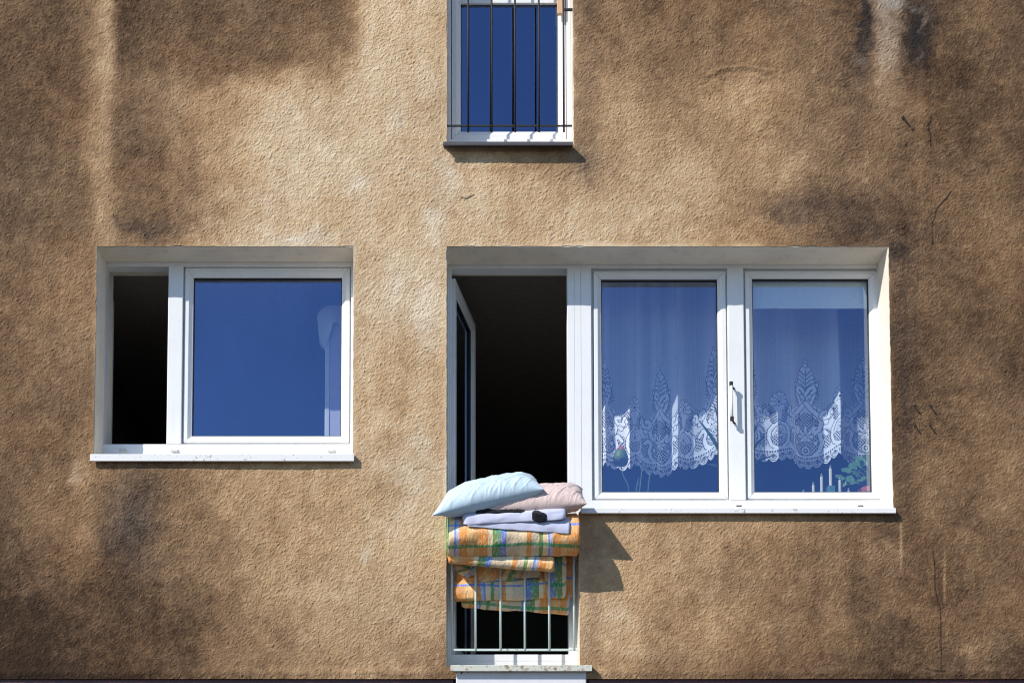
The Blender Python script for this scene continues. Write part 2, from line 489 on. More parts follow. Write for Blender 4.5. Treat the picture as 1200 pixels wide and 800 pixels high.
    # the plaster runs out flat at the edges of the openings
    for (x0, x1, z0, z1) in HOLES:
        dx = np.maximum(np.maximum(x0 - XX, XX - x1), 0); dz = np.maximum(np.maximum(z0 - ZZ, ZZ - z1), 0)
        k = np.clip((np.hypot(dx, dz) - .004) / .035, 0, 1)
        H = H * k + np.maximum(H, -.0008) * (1 - k) * .6
    H = np.where(near, H, 0); V = np.where(near, V, tone)
    # ---- ragged edges round the openings (always away from the opening)
    XO, ZO = XX.copy(), ZZ.copy()
    rag = np.abs(smooth_noise(shp, 2.5)) * 0.0018 + 0.0008
    e = 1e-6
    for (x0, x1, z0, z1) in HOLES:
        inz = (ZZ > z0 - e) & (ZZ < z1 + e); inx = (XX > x0 - e) & (XX < x1 + e)
        XO[inz & (abs(XX - x0) < e)] -= rag[inz & (abs(XX - x0) < e)]
        if (x0, x1, z0, z1) != BD: 
            m = inz & (abs(XX - x1) < e); XO[m] += rag[m]
        m = inx & (abs(ZZ - z1) < e); ZO[m] += rag[m]
    co = np.stack([XO, -H, ZO], -1).reshape(-1, 3).astype(np.float32)
    ii = (np.arange(nz - 1)[:, None] * nx + np.arange(nx - 1)[None, :])
    cxm = (xs[:-1] + xs[1:]) / 2; czm = (zs[:-1] + zs[1:]) / 2
    keep = np.ones((nz - 1, nx - 1), bool)
    for (x0, x1, z0, z1) in HOLES:
        keep &= ~(((cxm > x0) & (cxm < x1))[None, :] & ((czm > z0) & (czm < z1))[:, None])
    ii = ii[keep]
    q = np.stack([ii, ii + 1, ii + nx + 1, ii + nx], -1).astype(np.int32)
    me = fast_mesh("wall", co, q, False)
    ca = me.color_attributes.new("stain_shade", 'FLOAT_COLOR', 'POINT')
    rgba = np.stack([np.clip(V, 0, 1.2), np.clip(G, 0, 1), np.clip(C, 0, 1), np.ones(shp)], -1).astype(np.float32).reshape(-1)
    ca.data.foreach_set("color", rgba)
    me.materials.append(M['stucco'])
    o = bpy.data.objects.new("wall", me); COL.objects.link(o); o.parent = B
    return o

def fast_mesh(name, co, quads, smooth):
    me = bpy.data.meshes.new(name)
    me.vertices.add(len(co)); me.vertices.foreach_set("co", co.reshape(-1))
    n = len(quads)
    me.loops.add(n * 4); me.loops.foreach_set("vertex_index", quads.reshape(-1))
    me.polygons.add(n)
    me.polygons.foreach_set("loop_start", np.arange(0, n * 4, 4, dtype=np.int32))
    me.polygons.foreach_set("loop_total", np.full(n, 4, np.int32))
    me.polygons.foreach_set("use_smooth", np.full(n, smooth))
    me.update(calc_edges=True); me.validate()
    return me

#        cx   cy   rx   ry   value  grey
STAINS = [(175, 270, 46, 13, -0.16, 0.3), (300, 228, 26, 14, 0.10, 0.12), (352, 277, 34, 9, 0.16, 0.4), (415, 212, 12, 9, 0.14, 0.3), (465, 140, 12, 20, 0.08, .2),
          (512, 262, 12, 20, 0.13, 0.3), (520, 205, 10, 30, .10, .2), (465, 335, 16, 34, 0.09, 0.25), (503, 365, 13, 50, 0.10, 0.3), (468, 470, 24, 10, -0.09), (500, 525, 14, 20, .08, .2),
          (92, 556, 9, 12, .16, .2), (54, 562, 5, 5, .16, .1), (20, 690, 16, 8, .12), (152, 615, 30, 52, -0.08, 0.55), (200, 735, 30, 30, -0.06), (428, 648, 9, 13, 0.14, 0.3), (470, 570, 24, 40, 0.06, 0.15),
          (690, 80, 12, 90, -0.06, .15), (692, 190, 18, 26, -0.10, 0.2), (600, 194, 70, 8, -0.10), (875, 108, 44, 18, 0.10), (860, 130, 20, 30, .04), (790, 196, 40, 20, 0.07), (725, 240, 70, 26, 0.05),  # the low flat dark entry is a darker band below the upper sill
          (920, 200, 34, 20, .08), (1005, 205, 22, 16, 0.11), (960, 243, 70, 15, -0.10, 0.2), (925, 258, 34, 10, -0.08, .2), (1010, 272, 50, 12, -0.06, 0.2),
          (1012, 22, 8, 50, -0.24, 0.6), (1076, 34, 17, 38, -0.26, 0.8), (1083, 20, 4, 14, 0.34), (1010, 72, 4, 8, 0.16, .4), (1076, 62, 3, 8, .2, .3), (1104, 62, 4, 8, .12), (1055, 3, 30, 5, .12, .5),
          (1052, 300, 12, 12, -0.10, 0.3), (1060, 440, 12, 130, -0.05, 0.3), (1110, 350, 40, 14, 0.05), (1150, 480, 50, 12, .05), (1120, 215, 26, 20, 0.07),
          (722, 720, 18, 24, 0.10, 0.15), (985, 715, 18, 24, 0.08), (1040, 735, 24, 24, -0.08, 0.1), (1140, 755, 14, 8, 0.12), (1050, 618, 24, 16, -0.06), (690, 700, 10, 80, -.06, .2), (820, 775, 120, 8, -0.05), (1010, 640, 12, 6, .08), (1040, 636, 14, 3, .10), (20, 745, 60, 25, -.04)]
TONE = [(50, 40, 92), (120, 40, 100), (180, 40, 138), (250, 40, 136), (350, 40, 136), (450, 40, 165), (500, 60, 155), (600, 60, 150), (720, 40, 112), (800, 40, 102), (900, 40, 100), (1000, 30, 88), (1100, 40, 92), (1180, 40, 88),  # wall tones, with the lens vignette's darker edges painted in
        (30, 110, 88), (170, 110, 100), (260, 120, 132), (350, 120, 160), (450, 110, 168), (720, 110, 125), (800, 120, 130), (880, 110, 138), (960, 120, 112), (1060, 120, 98), (1150, 110, 88),
        (40, 160, 108), (120, 170, 112), (175, 170, 96), (250, 170, 140), (350, 170, 166), (450, 170, 170), (530, 200, 155), (620, 210, 145), (700, 170, 118), (780, 180, 148), (870, 160, 145), (950, 170, 122), (1050, 170, 102), (1150, 170, 88),
        (40, 250, 95), (110, 250, 112), (170, 240, 98), (250, 250, 150), (350, 250, 170), (450, 250, 165), (560, 250, 162), (620, 260, 155), (720, 250, 155), (810, 260, 150), (900, 250, 118), (980, 250, 110), (1060, 250, 102), (1150, 250, 100),
        (40, 340, 110), (90, 350, 122), (430, 350, 158), (500, 350, 162), (1075, 350, 95), (1150, 340, 112), (40, 450, 96), (90, 450, 108), (440, 450, 152), (500, 450, 156), (1070, 450, 92), (1150, 450, 102), (1180, 400, 95),
        (40, 550, 104), (95, 550, 122), (450, 550, 150), (500, 550, 158), (1080, 550, 102), (1150, 560, 116), (40, 610, 84), (105, 610, 105), (155, 610, 92), (230, 600, 116), (300, 600, 142), (400, 600, 152), (490, 610, 158), (720, 640, 140), (760, 620, 142), (850, 620, 130), (950, 620, 114), (1050, 620, 98), (1150, 620, 100),
        (40, 700, 74), (105, 700, 94), (160, 690, 88), (230, 690, 104), (300, 680, 136), (400, 690, 150), (490, 690, 148), (720, 710, 152), (800, 690, 132), (900, 690, 112), (1000, 690, 106), (1060, 700, 88), (1150, 690, 88),
        (40, 770, 66), (150, 765, 76), (240, 760, 96), (340, 760, 122), (430, 760, 132), (500, 760, 124), (710, 770, 132), (800, 760, 118), (900, 765, 104), (1000, 765, 92), (1080, 760, 84), (1160, 760, 92)]
CRACKS_AND_SHADOW = [([(1114, 224), (1106, 236), (1097, 248), (1094, 262), (1093, 286)], 0.75, 0.003, 1),
          ([(1092, 138), (1090, 150), (1092, 158), (1090, 171)], 0.8, 0.003, 1),
          ([(1095, 646), (1096, 690), (1102, 716), (1104, 745), (1103, 782)], 0.75, 0.003, 1),
          ([(1086, 783), (1096, 785), (1107, 786)], 1.2, 0.004, 0.8),
          ([(543, 231), (548, 233), (555, 229)], 1.0, 0.003, 0.9),
          ([(484, 550), (500, 548), (508, 551), (523, 549)], 0.6, 0.002, 0.5),
          ([(1058, 138), (1070, 152)], 0.9, 0.003, 0.6), ([(1062, 170), (1063, 171)], 1.6, 0.006, 0.9), ([(1070, 153), (1070.6, 153.6)], 2.0, 0.006, 0.95)]  # the slanting line paints the upper nail's cast shadow; the dots are holes
build_wall()

def ringbox(mb, rect, t, y0, y1):
    """plaster lining of an opening, thickness t outwards from rect"""
    x0, x1, z0, z1 = rect
    mb.ring((x0 - t, x1 + t, z0 - t, z1 + t), (t, t, t, t), [(0, y1), (0, y0), (1, y0), (1, y1)])

def frame_profile(d, lip, w):
    return [(0, d + .075), (0, d), (0.94, d), (1, d + .004), (1, d + .03), (1 + lip / w, d + .03), (1 + lip / w, d + .075)]
SASH_PROF = [(0, .070), (0, .015), (.05, .012), (.50, .012), (.90, .026), (.97, .0275), (1, .030), (1, .070)]
def sash_ring(mb, rect, w, d):
    mb.ring(rect, w, [(t, d + y) for t, y in SASH_PROF], 0.0012)
def glazed(parent, rect, w, d):
    """a casement, its rubber seal and its pane, as sub-parts of a window"""
    mb = MB(); sash_ring(mb, rect, w, d); mb.build("sash", M['pvc'], parent)
    x0, x1, z0, z1 = rect[0] + w[0], rect[1] - w[1], rect[2] + w[2], rect[3] - w[3]
    mb = MB(); mb.ring((x0 + .0005, x1 - .0005, z0 + .0005, z1 - .0005), (.0045, .0045, .004, .008), [(0, d + .052), (0, d + .031), (1, d + .035), (1, d + .052)])
    mb.build("gasket", M['gasket'], parent)
    mb = MB(); mb.add([(x0, d + .042, z0), (x1, d + .042, z0), (x1, d + .042, z1), (x0, d + .042, z1), (x0, d + .048, z0), (x1, d + .048, z0), (x1, d + .048, z1), (x0, d + .048, z1)],
                      [(0, 1, 2, 3)])
    return mb.build("pane", M['glass'], parent)
def rect_px(x0, x1, yt, yb, y):
    m = (yt + yb) / 2
    return (X(x0, m, y), X(x1, m, y), Z(yb, y), Z(yt, y))
def sill(parent, x0, x1, ztop, zbot, out, mat, back=DF, name="sill", lip=0.012):
    mb = MB(); y = -out
    mb.extrude_x([(back, ztop + .02), (y + .006, ztop), (y, ztop - .004), (y, zbot + .002), (y + .003, zbot), (y + .012, zbot), (y + .012, ztop - lip), (back, ztop + .008)][::-1], x0, x1)
    return mb.build(name, mat, parent)

def lining(parent, rects, y1=TH, sides=None):
    mb = MB()
    for r in rects: ringbox(mb, r, .012, .004, y1)
    return mb.build("reveal", M['reveal'], parent)

# ---- left window: one casement swung inwards, one shut
wA = mesh_obj("window", [], [], M['pvc'], B)
def frame_into(o, mb):
    o.data.clear_geometry(); 
    o.data.from_pydata([tuple(Vector(v) - ORG[o.name]) for v in mb.v], [], mb.f); o.data.update()
d = DF
rA = (A[0] + .001, A[1] - .001, Z(531, 0) - .03, A[3] - .001)
# inner edges of the fixed frame, measured on the frame plane
inL, inR, inT, inB = X(122.2, 420, d), X(411.0, 420, d), Z(311.8, d), Z(520.0, d)
mb = MB(); wdt = (inL - rA[0], rA[1] - inR, inB - rA[2], rA[3] - inT)
mb.ring(rA, wdt, [(0, d + .075), (0, d), (0.97, d), (1, d + .003), (1, d + .030), (1.0, d + .075)])
frame_into(wA, mb)
lining(wA, [A])
mb = MB(); mx0, mx1 = X(196.2, 420, d), X(213.5, 420, d)
mb.box(mx0, mx1, d - .001, d + .075, inB - .001, inT + .001)
mb.build("mullion", M['pvc'], wA, bevel=.004)
mb = MB(); lp = .012                                         # rebate round the shut casement
mb.ring((mx1, inR, inB, inT), (lp,) * 4, [(0, d + .075), (0, d + .033), (1, d + .033), (1, d + .075)])
mb.build("rebate", M['pvc'], wA)
sA = rect_px(215.8, 409.6, 313.6, 518.6, d + .012)
glazed(wA, sA, (X(226, 420, d + .03) - sA[0], sA[1] - X(400.2, 420, d + .03), Z(511, d + .03) - sA[2], sA[3] - Z(325.6, d + .03)), d)
sill(wA, X(107.3, 535), X(415.4, 535), Z(531.5, -.03), Z(540.2, -.03), .032, M['sill_white'])
wc = None
for px_ in (144.5, 204.5, 388):
    c = P(px_, 527.6, d)
    if wc is None:
        mb = MB(); mb.box(c.x - .021, c.x + .021, d - .010, d, c.z - .008, c.z + .006); wc = mb.build("weep_cap", M['weep'], wA, origin=c, bevel=.002); c0 = c
    else: copy_of(wc, c - c0)
# casement swung inwards on the left
def open_sash(parent, hinge, width, z0, z1, ang, rail, d, flip=1):
    """a casement turned inwards by ang about its hinge side"""
    ca, sa = math.cos(ang), math.sin(ang)
    def place(vs): return [(hinge.x + v[0] * ca - v[1] * sa, hinge.y + v[0] * sa + v[1] * ca, v[2]) for v in vs]
    mb = MB(); mb.ring((0, width, z0, z1), (rail,) * 4, [(t, y - .012) for t, y in SASH_PROF], .0012); mb.v = place(mb.v); mb.build("sash", M['pvc'], parent)
    mb = MB(); mb.ring((rail, width - rail, z0 + rail, z1 - rail), (.005,) * 4, [(0, .042), (0, .018), (1, .022), (1, .042)]); mb.v = place(mb.v); mb.build("gasket", M['gasket'], parent)
    mb = MB(); mb.add([(rail, .032, z0 + rail), (width - rail, .032, z0 + rail), (width - rail, .032, z1 - rail), (rail, .032, z1 - rail)], [(0, 1, 2, 3)]); mb.v = place(mb.v)
    mb.build("pane", M['glass'], parent)
open_sash(wA, Vector((X(125, 420, d + .06), d + .05, 0)), mx0 - inL + .02, inB - .01, inT - .025, math.radians(99), .05, d)

d = DF + .03
# ---- right window: two casements under one lintel, with a roller blind and lace inside
wB = mesh_obj("window", [], [], M['pvc'], B)
jx = X(681.3, 450, d)                                         # joint between door frame and window frame
rB = (jx, BW[1] - .001, Z(596, d) - .012, zt - .001)
bL, bR, bT, bB = X(693.4, 450, d), X(1031.8, 450, d), Z(313.6, d), Z(585.6, d)
mb = MB(); mb.ring(rB, (bL - rB[0], rB[1] - bR, bB - rB[2], rB[3] - bT), [(0, d + .075), (0, d), (0.96, d), (1, d + .004), (1, d + .075)])
frame_into(wB, mb)
mb = MB(); m0, m1 = X(853.6, 450, d), X(872.6, 450, d)
mb.box(m0, m1, d - .002, d + .075, bB - .001, bT + .001)
mb.build("mullion", M['pvc'], wB, bevel=.004)
mb = MB()
for a, b in ((bL, m0), (m1, bR)):
    mb.ring((a, b, bB, bT), (lp,) * 4, [(0, d + .075), (0, d + .033), (1, d + .033), (1, d + .075)])
mb.build("rebate", M['pvc'], wB)
sB1 = rect_px(696.2, 851.6, 318.2, 584.0, d + .012); sB2 = rect_px(874.6, 1030.2, 318.0, 584.0, d + .012)
glazed(wB, sB1, (X(705, 450, d + .03) - sB1[0], sB1[1] - X(841.6, 450, d + .03), Z(576.6, d + .03) - sB1[2], sB1[3] - Z(327.6, d + .03)), d)
glazed(wB, sB2, (X(882.6, 450, d + .03) - sB2[0], sB2[1] - X(1019.6, 450, d + .03), Z(576.6, d + .03) - sB2[2], sB2[3] - Z(326.8, d + .03)), d)
sill(wB, X(680.5, 598), X(1047.6, 598), Z(595, -.03), Z(601.4, -.03), .036, M['sill_white'])
sl = None
for px_ in (866, 1008.5):
    c = P(px_, 592.4, d)
    if sl is None:
        mb = MB(); mb.box(c.x - .016, c.x + .016, d - .002, d + .004, c.z - .003, c.z + .003); sl = mb.build("weep_slot", M['gasket'], wB, origin=c); c0 = c
    else: copy_of(sl, c - c0)
# pull handle on the middle post
hb = MB(); yb = d - .045
top, bot = P(856.8, 449.5, yb), P(857.8, 490.5, yb)
hb.tube([top + Vector((0, 0, .006)), bot - Vector((0, 0, .006))], .009, 10)
hd = hb.build("handle", M['pvc'], wB, smooth=True)
brk = None
for p in (top, bot):
    if brk is None:
        hb = MB(); hb.box(p.x - .010, p.x + .010, p.y - .010, p.y + .010, p.z - .012, p.z + .012)
        brk = hb.build("handle_bracket", M['iron'], wB, origin=p, bevel=.002); b_0 = p
        hb = MB(); hb.tube([p + Vector((.005, .004, -.004)), p + Vector((.014, .030, -.010)), Vector((p.x + .026, d - .001, p.z - .012))], .0058, 8)
        arm = hb.build("handle_arm", M['iron'], wB, origin=p, smooth=True)
    else: copy_of(brk, p - b_0); copy_of(arm, p - b_0)

# ---- balcony door: casement swung inwards, iron railing in the opening
bd = mesh_obj("balcony_door", [], [], M['pvc'], B)
rD = (BD[0] + .001, jx - .0015, Z(778.5, d) - .012, zt - .001)
dL, dR, dT, dB = X(529.2, 450, d), X(665.2, 450, d), Z(314.2, d), Z(766.2, d)
mb = MB(); mb.ring(rD, (dL - rD[0], rD[1] - dR, dB - rD[2], rD[3] - dT), [(0, d + .075), (0, d), (0.45, d), (.47, d + .003), (.49, d), (0.96, d), (1, d + .004), (1, d + .03), (1.0, d + .075)])
frame_into(bd, mb)
open_sash(bd, Vector((X(533.5, 450, d + .06), d + .055, 0)), .655, dB + .01, dT - .035, math.radians(79), .075, d)
sill(bd, X(528, 782, -.045), X(693.6, 782, -.045), Z(778.6, -.045), Z(786, -.045), .048, M['sill_rust'])
# shared plaster lining of door and window
mb = MB(); t = .012
x0, x1, x2, zb, zm = BD[0], BD[1], BW[1], BD[2], BW[2]
ya, yb_ = .004, TH
mb.box(x0 - t, x0, ya, yb_, zb - t, zt + t)                        # left
mb.box(x0, x2, ya + .0002, yb_, zt, zt + t)                         # lintel
mb.box(x2, x2 + t, ya, yb_, zm - t, zt + t)                         # right
mb.box(x1, x1 + t, ya, yb_, zb - t, zm - t)                         # door jamb under the window
mb.box(x1, x2, ya + .0002, yb_, zm - t, zm)                         # under the window
mb.box(x0, x1, ya + .0002, yb_, zb - t, zb)                         # threshold
mb.build("reveal", M['reveal'], bd)

RY = .035
rl = MB(); ra, rb = P(530, 761, RY), P(681, 760, RY)
rl.box(ra.x, rb.x, RY - .004, RY + .004, ra.z - .0065, ra.z + .0065)
zr = Z(628, RY)                                                    # top rail, under the bedding
railing = rl.build("railing", M['pale_iron'], B, bevel=.002)
rl = MB(); rl.box(ra.x, rb.x, RY - .012, RY + .012, zr - .006, zr + .006); rl.build("top_rail", M['pale_iron'], railing, bevel=.002)
bar = None
for px_ in (529.6, 557.4, 586.6, 615.0, 643.6, 672.6):
    b0 = P(px_, 700, RY)
    if bar is None:
        mb = MB(); mb.tube([(b0.x, RY - .001, ra.z - .004), (b0.x, RY - .001, zr)], .0066, 8)
        bar = mb.build("bar", M['pale_iron'], railing, origin=(b0.x, RY, ra.z), smooth=True); bx0 = b0.x
    else: copy_of(bar, (b0.x - bx0, 0, 0))

d = DF
# ---- upper window with black grille
wC = mesh_obj("window", [], [], M['pvc'], B)
rC = (CW[0] + .001, CW[1] - .001, Z(166.5, d) - .012, CW[3] - .001)
cL, cR, cB = X(528.6, 90, d), X(664, 90, d), Z(163.0, d)
mb = MB(); mb.ring(rC, (cL - rC[0], rC[1] - cR, cB - rC[2], .05), [(0, d + .075), (0, d), (0.96, d), (1, d + .004), (1, d + .075)])
frame_into(wC, mb)
lining(wC, [CW])
sC = (cL + .004, cR - .004, cB + .003, rC[3] - .055)
glazed(wC, sC, (X(540, 90, d + .03) - sC[0], sC[1] - X(653.2, 90, d + .03), Z(154.6, d + .03) - sC[2], .06), d)
mb = MB(); tz = Z(1.5, d); mb.box(sC[0] + .03, sC[1] - .03, d + .020, d + .040, tz, tz + .05); mb.build("glazing_bar", M['pvc'], wC, bevel=.004)
sill(wC, X(519.4, 169, -.05), X(671.3, 169, -.05), Z(166.8, -.05), Z(171.6, -.05), .062, M['sill_grey'], lip=.004)
gy = .012
gr = MB(); g0, g1 = P(523.6, 147.6, gy), P(670.4, 147.6, gy)
gr.box(g0.x, g1.x, gy - .004, gy + .004, g0.z - .0055, g0.z + .0055)
gtz = Z(-75, gy); br = P(669.5, 13.5, gy)
grille = gr.build("grille", M['iron'], B, bevel=.002)
gr = MB(); gr.box(g0.x, g1.x, gy - .012, gy + .012, gtz - .007, gtz + .007); gr.build("top_rail", M['iron'], grille, bevel=.002)
gr = MB(); gr.box(X(659.5, 11, gy), CW[1] + .004, gy - .006, gy + .006, br.z + .002, br.z + .016)
gr.build("wall_bracket", M['iron'], grille, bevel=.002)
bar = None
for px_, e in ((548.6, 0), (576.2, 0), (603.6, 0), (631.6, 0), (660.6, 0)):
    b0 = P(px_, 90, gy)
    zb_ = Z(155, gy)
    if bar is None:
        mb = MB(); mb.tube([(b0.x, gy - .001, zb_), (b0.x, gy - .001, gtz)], .0058, 8)
        bar = mb.build("bar", M['iron'], grille, origin=(b0.x, gy, zb_), smooth=True); bx0 = b0.x
    else: copy_of(bar, (b0.x - bx0, 0, 0))
w0 = P(653.0, 16, d - .03); w1 = P(658.6, -60, d - .03)
mb = MB(); mb.box(w0.x, w1.x, d - .030, d - .006, w0.z, w1.z); mb.build("wooden_strip", M['wood'], wC, bevel=.002)

# ---- rooms behind the windows
def room(x0, x1, z0, z1, depth):
    mb = MB(); y0, y1 = .03, depth
    mb.add([(x0, y0, z0), (x1, y0, z0), (x1, y1, z0), (x0, y1, z0), (x0, y0, z1), (x1, y0, z1), (x1, y1, z1), (x0, y1, z1)],
           [(0, 1, 2, 3), (3, 2, 6, 7), (0, 3, 7, 4), (1, 5, 6, 2)])
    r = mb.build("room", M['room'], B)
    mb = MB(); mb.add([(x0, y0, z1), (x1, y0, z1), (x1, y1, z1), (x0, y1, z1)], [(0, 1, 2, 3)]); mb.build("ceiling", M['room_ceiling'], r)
    return r
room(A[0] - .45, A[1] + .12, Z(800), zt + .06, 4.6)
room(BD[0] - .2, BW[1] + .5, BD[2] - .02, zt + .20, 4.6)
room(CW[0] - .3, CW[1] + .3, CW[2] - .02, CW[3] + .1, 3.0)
d = DF + .03; mb = MB(); mb.box(bL - .01, bR + .04, d + .078, d + .56, bB - .035, bB - .006); mb.build("inner_sill", M['pvc'], wB, bevel=.004)
INZ = bB - .006
d = DF

# ---- what lies below the stucco
mb = MB(); mb.box(-8, X(531, 797), *(.016, .05), Z(797) - .32, Z(786)); mb.box(X(690, 797), 8, *(.016, .05), Z(797) - .32, Z(786))
mb.build("fascia_board", M['maroon'], B, bevel=.004)
mb = MB(); mb.box(X(534.5, 795), X(687, 795), -.012, .06, Z(797) - .32, Z(785.6)); mb.build("plaster_panel", M['white_plaster'], B, bevel=.006)
mb = MB(); mb.box(-8, 8, .02, .4, -.2, Z(797) - .322); mb.build("ground_floor_wall", M['ground_wall'], B)

# ---- nails left in the stucco
nl = None
for px_, py_, L in ((1071.5, 476.5, .040), (1090, 476.5, .040), (1072, 499.5, .040), (1089.5, 499, .036), (1058, 138.5, .045)):
    p = P(px_, py_)
    if nl is None:
        tip = p + Vector((.024, -.012, -.038))
        mb = MB(); mb.tube([p + Vector((0, .01, .004)), p + Vector((.004, -.008, -.006)), tip], .0040, 7); mb.tube([p + Vector((0, .006, .004)), p + Vector((.002, -.006, .001))], .0075, 7)
        nl = mb.build("nail", M['nail'], B, origin=p); n0 = p
    else: copy_of(nl, p - n0)

# ------------------------------------------------------------------ lace curtains
def lace_canvas():
    """one repeat of the lace (100 x 270 units, 4 samples a unit): 0 hole .. 1 close stitch"""
    R = 4; W, Hh = 100 * R, 190 * R
    U, Vv = np.meshgrid((np.arange(W) + .5) / R, (np.arange(Hh) + .5) / R)
    c = np.full((Hh, W), 0.50)
    c += 0.14 * ((np.mod(U, 2.86) < 0.9) | (np.mod(Vv, 3.2) < 0.9))
    def S_(u):                                                    # upper limit of the close border
        k = abs(np.mod(u, 100) - 50)
        return 74 + 34 * np.exp(-(k / 13) ** 2) + 10 * np.exp(-((50 - k) / 11) ** 2)
    dense = Vv < S_(U)
    c[dense] = 0.86
    def net(cx, cy, rx, ry):
        q = ((U - cx) / rx) ** 2 + ((Vv - cy) / ry) ** 2 < 1
        a = np.abs(np.mod((U + Vv) / 4.2, 1) - .5); b = np.abs(np.mod((U - Vv) / 4.2, 1) - .5)
        c[q] = np.where((np.minimum(a, b) < .17)[q], .75, .02)
    def dist(pts):
        dd = np.full(c.shape, 1e9)
        for (ax, ay), (bx, by) in zip(pts[:-1], pts[1:]):
            lx, ly = bx - ax, by - ay; ll = lx * lx + ly * ly + 1e-9
            t = np.clip(((U - ax) * lx + (Vv - ay) * ly) / ll, 0, 1)
            dd = np.minimum(dd, np.hypot(U - ax - t * lx, Vv - ay - t * ly))
        return dd
    def stroke(pts, r, lev=1.0, outline=1.0):
        for sgn in (1, -1):
            for off in (-100, 0, 100):
                pp = [((50 + sgn * (u - 50)) + off, v) for u, v in pts]
                xs_ = [p[0] for p in pp]
                if max(xs_) < -8 or min(xs_) > 108: continue
                dd = dist(pp)
                if outline: c[dd < r + outline] = .12
                c[dd < r] = lev
    def disc(cx, cy, r, lev=.95, outline=.9): stroke([(cx, cy), (cx + .01, cy)], r, lev, outline)
    def arc(cx, cy, r, a0, a1, n=14, k=0.0):
        return [(cx + (r - k * i) * math.cos(math.radians(a0 + (a1 - a0) * i / n)), cy + (r - k * i) * math.sin(math.radians(a0 + (a1 - a0) * i / n))) for i in range(n + 1)]
    net(50, 44, 19, 30); net(0, 34, 17, 10); net(100, 34, 17, 10)
    for s in (-1, 1):
        net(50 + s * 12, 96, 6, 11); net(50 + s * 34, 76, 9, 7); net(50 + s * 27, 38, 8, 13)
    # scroll bands
    stroke(arc(26, 76, 13, 200, 380, 16), 2.6)
    stroke([(50, 92), (43, 86), (38, 100), (36, 112)], 1.8)
    stroke([(50, 88), (42, 78), (34, 70), (30, 60), (33, 50), (38, 47), (41, 51), (38, 55)], 2.6)
    stroke([(18, 74), (20, 66), (27, 64), (31, 68), (29, 73), (25, 73)], 2.4)
    stroke([(50, 14), (40, 16), (32, 24), (29, 34), (32, 44), (27, 48), (23, 44)], 2.4)
    stroke([(0, 60), (8, 56), (14, 48), (15, 38), (12, 30), (4, 26), (0, 26)], 2.2)
    disc(24, 60, 3.2); disc(37, 34, 2.6); disc(15, 70, 2.8)
    # maple leaf in the net
    for a, L in ((90, 15), (55, 12), (20, 9), (-25, 6)):
        e = (50 + L * math.cos(math.radians(a)), 40 + L * math.sin(math.radians(a)))
        m = (50 + .55 * L * math.cos(math.radians(a)), 40 + .55 * L * math.sin(math.radians(a)))
        stroke([(50, 40), m], 3.2, outline=.6); stroke([m, e], 1.7, outline=.5)
    # eye under the leaf, flower between
    disc(50, 24, 5.4); disc(50, 24, 3.2, .1, 0); disc(50, 24, 1.6, .95, 0)
    for k in range(6):
        a = math.radians(60 * k); disc(0 + 4.4 * math.cos(a), 46 + 4.4 * math.sin(a), 2.0, .9, .5)
    disc(0, 46, 1.5, .15, 0)
    # palmette: a full plume with veins
    plume = np.zeros_like(c, bool)
    k_ = (Vv - 92) / 45
    wd = 15.5 * np.sqrt(np.clip(k_ * 3.2, 0, 1)) * np.clip(1 - k_, 0, 1) ** .42 * (1 + .09 * np.sin(Vv * .95 + 1))
    inside = (k_ > 0) & (k_ < 1)
    c[inside & (abs(U - 50) < wd + 1.3)] = .14
    plume = inside & (abs(U - 50) < wd); c[plume] = .94
    for k in range(6):
        y0 = 96 + k * 5.6
        for b in (-1, 1):
            dd = dist([(50 + b * 1.5, y0), (50 + b * 6, y0 + 4.5), (50 + b * 11, y0 + 6), (50 + b * 16, y0 + 5)]); c[(dd < .75) & plume] = .16
    stroke([(50, 90), (50, 131)], .8, .16, 0)
    disc(50, 137, 2.8); disc(50, 142, 1.7)
    stroke([(50, 98), (45, 106), (40, 108), (38, 103), (42, 100)], 2.0)
    # rosette at the seam of the repeat
    for k in range(7):
        a = math.radians(-12 + 34 * k); stroke([(5 * math.cos(a), 86 + 5 * math.sin(a)), (10.5 * math.cos(a), 86 + 10.5 * math.sin(a))], 2.5, .92, .8)
    disc(0, 86, 4.2, .9, .5); disc(0, 86, 2.0, .1, 0)
    # small fern sprays cut into the ground
    for s in range(5):
        for b in (-1, 1):
            x0_, y0_ = 8 + s * .4, 58 + s * 3.2
            stroke([(x0_, y0_), (x0_ + b * 4.4, y0_ + 3.4)], .8, .10, 0)
    for s in range(3):
        stroke([(44 - s * 3, 64 - s * 4), (40 - s * 3, 66 - s * 4)], .8, .12, 0)
    # hem: row of eyelets, fans and lobes
    def hem(u):
        k = np.mod(u - 50, 100)
        return 9 * (0.5 - 0.5 * np.cos(2 * math.pi * k / 100)) + 4.6 * (1 - np.abs(np.sin(math.pi * (u + 3.1) / 12.5))) ** 1.3
    hb_ = 9 * (0.5 - 0.5 * np.cos(2 * math.pi * np.mod(U - 50, 100) / 100))
    q = (Vv - hb_ < 17); c[q] = np.where((Vv - hb_ < 14)[q], .70, .95)
    ey = (np.abs(Vv - hb_ - 13.4) < 1.2) & (np.mod(U, 3.4) < 1.9); c[ey] = .08
    for k in range(8):
        u0 = -3.1 + 6.25 + 12.5 * k
        b0 = 9 * (0.5 - 0.5 * math.cos(2 * math.pi * ((u0 - 50) % 100) / 100))
        for j in (-2, -1, 0, 1, 2):
            dd = dist([(u0 + j * .6, b0 + 9.6), (u0 + j * 2.0, b0 + 4.0 + abs(j) * 1.1)]); c[dd < .55] = .14
        dd = np.abs(np.hypot(U - u0, Vv - b0 - 9.5) - 7.8); c[(dd < .55) & (Vv - b0 < 10)] = .14
    edge = Vv < hem(U) + 1.2; c[edge] = .97
    c[Vv < hem(U)] = -1
    return c, R
